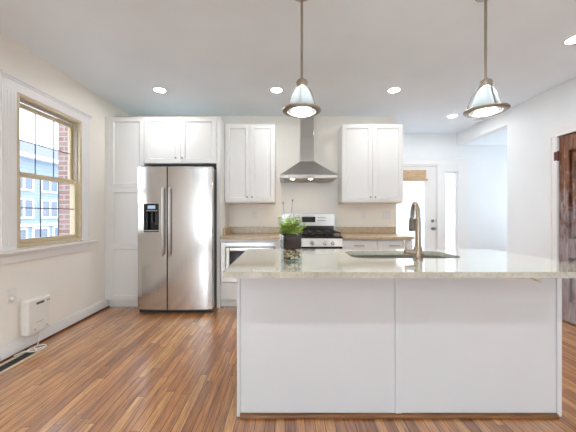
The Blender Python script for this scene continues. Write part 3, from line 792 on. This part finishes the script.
n = 4; wd = (IX1 - IX0 - .006) / n
for k in range(n):
    x0 = IX0 + .003 + k * wd
    bb = shaker(x0 + G, x0 + wd - G, .106, .835, -.02); 
    bmesh.ops.scale(bb.bm, vec=(1, -1, 1), verts=bb.bm.verts); bmesh.ops.reverse_faces(bb.bm, faces=bb.bm.faces); bmesh.ops.translate(bb.bm, verts=bb.bm.verts, vec=(0, IY1 + .001, 0))
    link('door', bb, 'panel', isl)
br = MB(); br.prism([(1.32, .8835), (1.475, .8835), (1.475, .800)], 'y', IY0 - .045, IY0 - .008)
o = link('support_bracket', br, 'carc', isl)

# island countertop with sink cut-out
SKX0, SKX1, SKY0, SKY1 = .438, 1.160, 1.805, 2.185
ct = MB(); ct.plate(rrect(-.3015, 1.650, 1.375, 2.305, .008, 3), [rrect(SKX0, SKX1, SKY0, SKY1, .11, 8)], IT0, IT1)
o = link('island_countertop', ct, 'isl', base=(.67, 1.84, IT0))
tag(o, 'pale polished stone countertop on the kitchen island', 'countertop')
sk = MB()
e = .004; loops = []
spec = [(-.012, .8845, .11), (-.003, .8845, .11), (-.003, .883, .11), (0.002, .72, .10), (.012, .70, .09), (.04, .695, .08)]
rings = []
for off, z, r in spec:
    rings.append([sk.bm.verts.new((x, y, z)) for x, y in rrect(SKX0 + off, SKX1 - off, SKY0 + off, SKY1 - off, r, 8)])
for A, B in zip(rings, rings[1:]):
    for i in range(len(A)):
        f = sk.bm.faces.new((A[i], A[(i + 1) % len(A)], B[(i + 1) % len(A)], B[i])); f.smooth = True
sk.bm.faces.new(rings[-1])
bmesh.ops.recalc_face_normals(sk.bm, faces=sk.bm.faces)
sk.bm.normal_update()
snk = thing('sink', 'stainless undermount sink in the island countertop', 'sink', (.8, 1.995, .695))
o = link('basin', sk, 'sink', snk)
b = MB(); b.lathe([(.045, .6955), (.045, .699), (.038, .700), (.034, .697), (.001, .697)], .80, 2.0, 28)
link('drain', b, 'chrome', snk)

# faucet
fc = thing('faucet', 'brushed nickel gooseneck faucet behind the sink edge', 'faucet', (.818, 1.752, .915))
FXc, FYc = .818, 1.752
b = MB(); b.lathe([(.030, .9152), (.030, .922), (.026, .926), (.024, .930), (.024, .985), (.021, .992), (.018, 1.00), (.001, 1.0)], FXc, FYc, 28)
link('base', b, 'nickel', fc)
dirv = Vector((.045, .19, 0)).normalized(); R_ = .085
pts = [(FXc, FYc, .99), (FXc, FYc, 1.05), (FXc, FYc, 1.17)]
cz = 1.18
for i in range(0, 15):
    a = math.pi * i / 14
    q = Vector((FXc, FYc, cz)) + dirv * (R_ - R_ * math.cos(a)) + Vector((0, 0, R_ * math.sin(a))); pts.append(tuple(q))
endp = Vector((FXc, FYc, cz)) + dirv * (2 * R_)
pts.append((endp.x, endp.y, 1.165))
rr = [.0175, .0160, .0145] + [.0135] * 16
link('spout', MB().tube(pts, rr, 16), 'nickel', fc)
b = MB(); b.lathe([(.0145, 1.172), (.020, 1.166), (.022, 1.14), (.024, 1.10), (.024, 1.088), (.018, 1.082), (.001, 1.082)], endp.x, endp.y, 24)
link('spray_head', b, 'headmetal', fc)
b = MB(); b.tube([(FXc - .02, FYc, .962), (FXc - .075, FYc, .965), (FXc - .082, FYc, .966)], [.017, .016, .013], 16)
b.tube([(FXc - .070, FYc, .972), (FXc - .080, FYc, 1.0), (FXc - .084, FYc + .004, 1.036)], [.0065, .0055, .0065], 10)
link('lever', b, 'nickel', fc)

# vase with herb
VX, VY = .034, 1.735; vh = .158; vw = .057
ang = math.radians(14)
def rot(mb):
    bmesh.ops.rotate(mb.bm, cent=(VX, VY, 0), matrix=Matrix.Rotation(ang, 3, 'Z'), verts=mb.bm.verts); return mb
def z0(v): return .9155 + v
pl = thing('vase', 'square clear glass vase of pebbles and soil on the island', 'vase', (VX, VY, .9155))
b = MB(); t_ = .004
b.box(VX - vw, VX + vw, VY - vw, VY - vw + t_, z0(0.008), z0(vh)).box(VX - vw, VX + vw, VY + vw - t_, VY + vw, z0(.008), z0(vh))
b.box(VX - vw, VX - vw + t_, VY - vw + t_, VY + vw - t_, z0(.008), z0(vh)).box(VX + vw - t_, VX + vw, VY - vw + t_, VY + vw - t_, z0(.008), z0(vh))
b.box(VX - vw, VX + vw, VY - vw, VY + vw, z0(0), z0(.008))
link('glass_body', rot(b), 'vglass', pl)
b = MB(); vi = vw - t_ - .001
b.box(VX - vi, VX + vi, VY - vi, VY + vi, z0(.072), z0(.148), .006).box(VX - vi + .02, VX + vi - .02, VY - vi + .02, VY + vi - .02, z0(.010), z0(.071))
for i in range(60):
    b.ball((VX + random.uniform(-1, 1) * (vi - .008), VY + random.uniform(-1, 1) * (vi - .008), z0(.143)), random.uniform(.005, .009), 1)
o = link('soil', rot(b), 'soil', pl)
pebs = {k: MB() for k in 'ABC'}
for i in range(230):
    k = random.choice('AABBC'); r = random.uniform(.006, .011)
    side = i % 5; u = random.uniform(-1, 1) * (vi - r); zz = z0(.010 + r * .8 + random.random() * (.066 - 2 * r))
    if side == 0: c = (VX + u, VY - vi + r, zz)
    elif side == 1: c = (VX - vi + r, VY + u, zz)
    elif side == 2: c = (VX + vi - r, VY + u, zz)
    else: c = (VX + u, VY + random.uniform(-1, 1) * (vi - r), zz)
    pebs[k].ball(c, r, 1, (1, .9, .8))
for k in 'ABC':
    o = link('pebbles', rot(pebs[k]), 'peb' + k, pl); o['kind'] = 'stuff'
# herb : a thing of its own growing in the vase
hb = thing('herb_plant', 'feathery bright green herb growing in the glass vase', 'plant', (VX, VY, z0(.157)))
st_, lf = MB(), MB()
def leaf(mb, p, d, ln, wd):
    d = d.normalized(); s = d.cross(Vector((random.random() - .5, random.random() - .5, 1))).normalized() * wd
    up = d.cross(s).normalized() * wd * .3
    a, m_, e = p, p + d * ln * .5, p + d * ln
    mb.quad(a, m_ + s + up, e, m_); mb.quad(a, m_, e, m_ - s + up)
for i in range(80):
    a = random.uniform(0, 2 * math.pi); rad = random.uniform(.004, .04)
    p0 = Vector((VX + rad * math.cos(a), VY + rad * math.sin(a), z0(.158)))
    spread = random.uniform(.008, .062); h = random.uniform(.03, .15) - spread * .5; h = max(h, .018)
    ex = Vector((math.cos(a) * spread, math.sin(a) * spread, h))
    P = [p0 + ex * t + Vector((0, 0, -.02 * t * t)) for t in (0, .35, .7, 1)]
    for q in P: q.z = max(q.z, z0(.1595))
    st_.tube([tuple(q) for q in P], [.0013, .0011, .0009, .0006], 5)
    for t in [k / 11 for k in range(1, 12)]:
        q = p0 + ex * t + Vector((0, 0, -.02 * t * t))
        for _ in range(3):
            dd = Vector((random.uniform(-1, 1), random.uniform(-1, 1), random.uniform(-.2, .9)))
            q.z = max(q.z, z0(.164)); dd.z = max(dd.z, 0) if q.z < z0(.172) else dd.z
            leaf(lf, q, dd, random.uniform(.012, .024), random.uniform(.0025, .005))
link('stems', st_, 'stem', hb); link('foliage', lf, 'leaf', hb)
for dx, h in ((-.045, .19), (.012, .205)):
    b = MB(); bu = MB(); top = Vector((VX + dx, VY, z0(.158) + h))
    b.tube([(VX + dx * .3, VY, z0(.158)), (VX + dx * .7 - .006, VY, z0(.158) + h * .55), tuple(top)], .0011, 5)
    bu.ball(tuple(top), .0042, 1, (1, 1, 1.8))
    f_ = link('flower_stalk', b, 'stem', hb); link('bud', bu, 'bud', f_)

# ------------------------------------------------------------------ pendants
def pendant(x, y, zr, label):
    p = thing('pendant_lamp', label, 'pendant lamp', (x, y, ZC), 'pendant lamps above the island')
    b = MB(); b.lathe([(.06, ZC - .001), (.06, ZC - .012), (.045, ZC - .024), (.012, ZC - .028), (.001, ZC - .028)], x, y, 32); link('ceiling_canopy', b, 'pnickel', p)
    b = MB(); b.tube([(x, y, ZC - .027), (x, y, zr + .205)], .0088, 12); link('rod', b, 'pnickel', p)
    b = MB(); b.lathe([(.009, zr + .222), (.014, zr + .218), (.014, zr + .206), (.034, zr + .203), (.036, zr + .198), (.036, zr + .163), (.033, zr + .158), (.001, zr + .158)], x, y, 32)
    for k in range(12):
        a = k * math.pi / 6; b.tube([(x + .0365 * math.cos(a), y + .0365 * math.sin(a), zr + .165), (x + .0365 * math.cos(a), y + .0365 * math.sin(a), zr + .196)], .0022, 6)
    link('cap', b, 'pnickel', p)
    prof = [(.030, zr + .157), (.043, zr + .150), (.056, zr + .125), (.070, zr + .085), (.083, zr + .040), (.094, zr + .004)]
    b = MB(); b.lathe(prof, x, y, 40)
    link('glass_shade', b, 'shade', p)
    b = MB(); b.lathe([(.094, zr + .004), (.094, zr - .006), (.100, zr - .009), (.120, zr - .006), (.130, zr + .001), (.130, zr + .007), (.120, zr + .010), (.100, zr + .009), (.094, zr + .004)], x, y, 48)
    link('rim_ring', b, 'pnickel', p)
    for k in range(3):
        a = math.radians(20 + 120 * k); ca, sa = math.cos(a), math.sin(a)
        b = MB(); b.tube([(x + r * ca, y + r * sa, zr + h) for r, h in ((.034, .170), (.050, .168), (.070, .142), (.088, .092), (.106, .038), (.116, .009))], .0038, 8)
        link('strut', b, 'pnickel', p)
    b = MB(); b.lathe([(.001, zr + .030), (.018, zr + .034), (.028, zr + .055), (.026, zr + .08), (.015, zr + .11), (.012, zr + .157)], x, y, 20)
    link('bulb', b, 'bulb', p)
    return p
p1 = pendant(.112, 1.90, 1.882, 'nickel pendant with frosted glass shade hanging above the potted herb')
dup(p1, (1.338, 1.90, ZC), 'nickel pendant with frosted glass shade hanging beyond the faucet, toward the weathered door', 'pendant lamps above the island')

# ------------------------------------------------------------------ recessed lights, detector
def can(x, y, label):
    p = thing('recessed_light', label, 'ceiling light', (x, y, ZC), 'recessed ceiling lights')
    b = MB(); b.lathe([(.062, ZC - .001), (.062, ZC - .004), (.066, ZC - .006), (.084, ZC - .004), (.088, ZC - .001), (.062, ZC - .001)], x, y, 40); link('trim_ring', b, 'trim', p)
    link('lens', MB().cyl(.0615, (x, y), ZC - .003, ZC - .001, 'z', 32), 'lamp', p)
    return p
c0 = can(-1.477, 3.363, 'lit recessed ceiling light above the refrigerator')
for x, y, lab in ((-.10, 3.363, 'lit recessed ceiling light in front of the narrow wall cabinet'),
                  (1.286, 3.363, 'lit recessed ceiling light in front of the wide wall cabinet'),
                  (2.495, 4.246, 'lit recessed ceiling light nearest the entry door'),
                  (2.435, 2.39, 'lit recessed ceiling light near the weathered wood door'),
                  (-1.477, -.25, 'recessed ceiling light over the open floor on the window side'),
                  (-.10, -.25, 'recessed ceiling light over the open floor behind the viewpoint'),
                  (1.286, -.25, 'recessed ceiling light over the open floor facing the sink'),
                  (2.435, -.25, 'recessed ceiling light over the open floor along the door wall'),
                  (-1.3, -2.6, 'added unseen ceiling light at the rear on the window side'),  # rearmost row: unseen lamps added to brighten the room
                  (.4, -2.6, 'added unseen ceiling light at the rear in the middle'),
                  (2.1, -2.6, 'added unseen ceiling light at the rear on the door side')):
    dup(c0, (x, y, ZC), lab, 'recessed ceiling lights')
b = MB(); b.lathe([(.065, ZC - .001), (.065, ZC - .012), (.058, ZC - .03), (.045, ZC - .035), (.001, ZC - .035)], 3.0, 4.42, 32)
o = link('smoke_detector', b, 'plate', base=(3.0, 4.42, ZC)); tag(o, 'small round white smoke detector on the ceiling by the header', 'smoke detector')

# ------------------------------------------------------------------ outlets
def outlet_back(x, z, gangs, label):
    w = .035 * (1 if gangs == 1 else 1.65); y = YB - .001
    p = thing('wall_outlet' if gangs == 1 else 'wall_switch', label, 'outlet' if gangs == 1 else 'switch', (x, y, z), 'backsplash wall plates')
    link('plate', MB().box(x - w, x + w, y - .006, y, z - .057, z + .057, .003), 'plate', p)
    if gangs == 1:
        for dz in (-.026, .026):
            s = link('socket', MB().prism(rrect(x - .017, x + .017, z + dz - .014, z + dz + .014, .009, 4), 'y', y - .0075, y - .006), 'trim', p)
            link('slots', MB().box(x - .008, x - .006, y - .0082, y - .0075, z + dz - .004, z + dz + .006).box(x + .006, x + .008, y - .0082, y - .0075, z + dz - .003, z + dz + .005), 'dark', s)
    else:
        for dx in (-.024, .024): link('rocker', MB().box(x + dx - .016, x + dx + .016, y - .010, y - .006, z - .033, z + .033, .002), 'trim', p)
outlet_back(-.452, 1.192, 1, 'white wall outlet above the microwave counter')
outlet_back(1.173, 1.187, 1, 'white wall outlet above the drawer counter')
outlet_back(1.508, 1.187, 2, 'white double switch plate above the drawer counter')
oz, oy = .515, 2.395
p = thing('wall_outlet', 'white wall outlet with a plug beside the panel heater', 'outlet', (XL, oy, oz))
link('plate', MB().box(XL + .001, XL + .007, oy - .042, oy + .042, oz - .06, oz + .06, .003), 'plate', p)
for dz in (-.026, .026):
    link('socket', MB().prism(rrect(oy - .017, oy + .017, oz + dz - .014, oz + dz + .014, .009, 4), 'x', XL + .007, XL + .0085), 'trim', p)

# ------------------------------------------------------------------ panel heater, cords, register
hy0, hy1, hz0_, hz1_ = 2.462, 2.705, .138, .44
ht = thing('wall_heater', 'slim white panel heater mounted low on the window wall', 'heater', (XL, (hy0 + hy1) / 2, hz0_))
link('shell', MB().box(XL + .012, XL + .080, hy0, hy1, hz0_, hz1_, .014, 3), 'heat', ht)
link('mount', MB().box(XL + .001, XL + .0125, hy0 + .03, hy1 - .03, hz0_ + .05, hz1_ - .05), 'heat', ht)
b = MB(); q = hy0 + .085
for k, w in enumerate((.012, .009, .014, .010, .012, .008)):
    b.box(XL + .0802, XL + .0815, q, q + w, hz1_ - .052, hz1_ - .033); q += w + .003
for k in range(2): link('indicator', MB().box(XL + .0802, XL + .0815, hy1 - .045 + k * .018, hy1 - .035 + k * .018, hz1_ - .045, hz1_ - .036), 'dark', ht)
link('control_marks', b, 'dark', ht)
for yy in (hy0 + .07, hy1 - .05): link('screw', MB().cyl(.006, (yy, hz0_ + .035), XL + .0802, XL + .083, 'x', 12), 'chrome', ht)
b = MB()
for k in range(7): b.box(XL + .0802, XL + .0808, hy0 + .085 + k * .011, hy0 + .092 + k * .011, hz0_ + .088, hz0_ + .095)
link('lettering', b, 'track', ht)
b = MB(); b.box(XL + .0087, XL + .04, oy - .014, oy + .014, oz - .04, oz - .012, .004)
b.tube([(XL + .036, oy + .012, oz - .03), (XL + .05, oy + .04, oz - .045), (XL + .03, hy0 - .012, oz - .07), (XL + .024, hy0 - .012, .30), (XL + .028, hy0 - .008, .145), (XL + .05, hy0 + .05, .128), (XL + .052, hy0 + .06, .1365)], .004, 8)
o = link('power_cord', b, 'cord', base=(XL, oy, oz)); tag(o, 'short white power cord plugged in beside the panel heater', 'cord')
def P(x, y, z=.011): return (x, y, z)
b = MB(); pts = [(XL + .06, 2.60, .136), (XL + .065, 2.59, .09), (-2.215, 2.555, .03), (-2.20, 2.50, .024)]
for i in range(18):
    a = -.6 + i * 2 * math.pi / 17 * 1.15; pts.append((-2.17 + .055 * math.cos(a), 2.495 + .075 * math.sin(a), .0205 + .0075 * (i / 17)))
pts += [(-2.22, 2.42, .03), (-2.245, 2.36, .022)]
b.tube(pts, .0042, 8)
o = link('loose_cord', b, 'cord', base=(-2.2, 2.5, .005)); tag(o, 'white cord coiled on the floor under the panel heater', 'cord')
rx0, rx1, ry0, ry1 = -2.258, -2.118, 2.11, 2.485
rgst = thing('floor_register', 'black floor vent register with tan frame by the baseboard', 'vent', ((rx0 + rx1) / 2, (ry0 + ry1) / 2, .0))
b = MB(); f = .028
b.box(rx0, rx0 + f, ry0, ry1, .0012, .008, .002).box(rx1 - f, rx1, ry0, ry1, .0012, .008, .002).box(rx0 + f, rx1 - f, ry0, ry0 + f, .0012, .008, .002).box(rx0 + f, rx1 - f, ry1 - f, ry1, .0012, .008, .002)
link('frame', b, 'regframe', rgst)
b = MB(); b.box(rx0 + f, rx1 - f, ry0 + f, ry1 - f, .0012, .003)
for k in range(14): y = ry0 + f + .012 + k * .0235; b.box(rx0 + f + .003, rx1 - f - .003, y, y + .010, .003, .0065)
link('grille', b, 'dark', rgst)

# ------------------------------------------------------------------ bamboo shade on the entry door
bs = thing('bamboo_shade', 'rolled up woven bamboo shade on the entry door', 'blind', (2.27, YE, 1.75))
link('valance', MB().box(2.035, 2.545, YE - .016, YE + .005, 1.875, 2.0, .003), 'bamboo', bs)
b = MB(); b.lathe([(.022, 2.02), (.025, 2.03), (.025, 2.55), (.022, 2.56)], YE - .026, 1.825, 20, 'x', True).box(2.05, 2.53, YE - .012, YE + .004, 1.83, 1.874)
link('rolled_slats', b, 'bamboo', bs)
link('pull_cord', MB().tube([(2.50, YE - .02, 1.80), (2.50, YE - .02, 1.45)], .003, 6), 'cord', bs)

# ------------------------------------------------------------------ outside
struct('ground', MB().box(-60, XL - .2, -20, 70, -1.3, -1.1).box(XL - .2, 60, YE + .13, 70, -.45, -.25).box(-60, 60, -40, YR - .13, -.7, -.5), 'ground', 'pale pavement outside the house', 'ground')
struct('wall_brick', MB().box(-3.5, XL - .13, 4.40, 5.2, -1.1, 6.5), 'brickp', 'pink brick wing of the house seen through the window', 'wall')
hs = thing('house', 'pale blue sided house across the street seen through the window', 'house', (-16, 18, -1.1))
link('siding', MB().box(-20, -14, 10, 30, -1.1, 4.5), 'sidingm', hs)
link('roof', MB().prism([(-13.6, 4.5), (-20.4, 4.5), (-17, 6.0)], 'y', 9.6, 30.4), 'roof', hs)
link('eave', MB().box(-14, -13.6, 9.6, 30.4, 4.28, 4.49), 'white', hs)
for zc, hh in ((2.95, .70), (1.55, .9)):
    for yc in (11.5, 13.2, 15.2, 16.9, 19.0, 21.0, 23.0):
        w = link('window', MB().box(-14, -13.92, yc - .62, yc + .62, zc - hh / 2 - .1, zc + hh / 2 + .1), 'white', hs)
        b = MB()
        for s in (-.29, .29): b.box(-13.93, -13.91, yc + s - .22, yc + s + .22, zc - hh / 2, zc + hh / 2)
        link('pane', b, 'extglass', w)
link('porch_band', MB().box(-14, -13.85, 10, 30, .55, .72), 'white', hs)
for yc in (12.6, 14.9, 16.3, 17.7, 19.4, 21.5):
    w = link('garage_door', MB().box(-14, -13.94, yc - .55, yc + .55, -1.05, .5), 'white', hs)
    link('pane', MB().box(-13.95, -13.92, yc - .42, yc + .42, -.5, .4), 'extglass', w)
def tree(x, y, zc, r, seed, label):
    random.seed(seed)
    p = thing('tree', label, 'tree', (x, y, -1.1), 'trees behind the blue house')
    b = MB(); b.tube([(x, y, -1.1), (x + .1, y, 2), (x, y + .1, zc)], [.22, .17, .08], 8)
    for k in range(6):
        a = k * 1.05; b.tube([(x, y, zc - r * .5), (x + r * .4 * math.cos(a), y + r * .4 * math.sin(a), zc + .1), (x + r * .8 * math.cos(a), y + r * .8 * math.sin(a), zc + r * .5)], [.08, .05, .02], 6)
    link('trunk', b, 'bark', p)
    b = MB()
    for k in range(700):
        v = Vector((random.gauss(0, 1), random.gauss(0, 1), random.gauss(0, 1))).normalized() * r * random.uniform(.35, 1)
        c = Vector((x, y, zc)) + Vector((v.x, v.y, v.z * .75)); s = .16
        a_ = Vector((random.gauss(0, 1), random.gauss(0, 1), random.gauss(0, 1))).normalized() * s; d_ = a_.orthogonal().normalized() * s * .7
        b.quad(c - a_, c + d_, c + a_, c - d_)
    link('crown', b, 'tree', p)
for i, (x, y, zc, r) in enumerate(((-24, 27, 5.8, 1.9), (-24, 31.5, 6.2, 2.1), (-23, 23.5, 5.6, 1.7))):
    tree(x, y, zc, r, 20 + i, ('leafy tree behind the blue house roof, middle of the window', 'tallest leafy tree behind the blue house, toward the brick wing', 'smaller leafy tree behind the blue house, at the window edge')[i])
h2 = thing('brick_house', 'pale brick house across the yard seen through the entry door', 'house', (5, 13, -.3))
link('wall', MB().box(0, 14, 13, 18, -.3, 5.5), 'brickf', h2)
for xx in (4.6, 6.0, 7.6, 9.5):
    for zz in (.9, 3.2):
        w = link('window', MB().box(xx - .45, xx + .45, 12.93, 13, zz - .7, zz + .7), 'white', h2)
        link('pane', MB().box(xx - .36, xx + .36, 12.91, 12.94, zz - .62, zz - .03).box(xx - .36, xx + .36, 12.91, 12.94, zz + .03, zz + .62), 'paleglass', w)
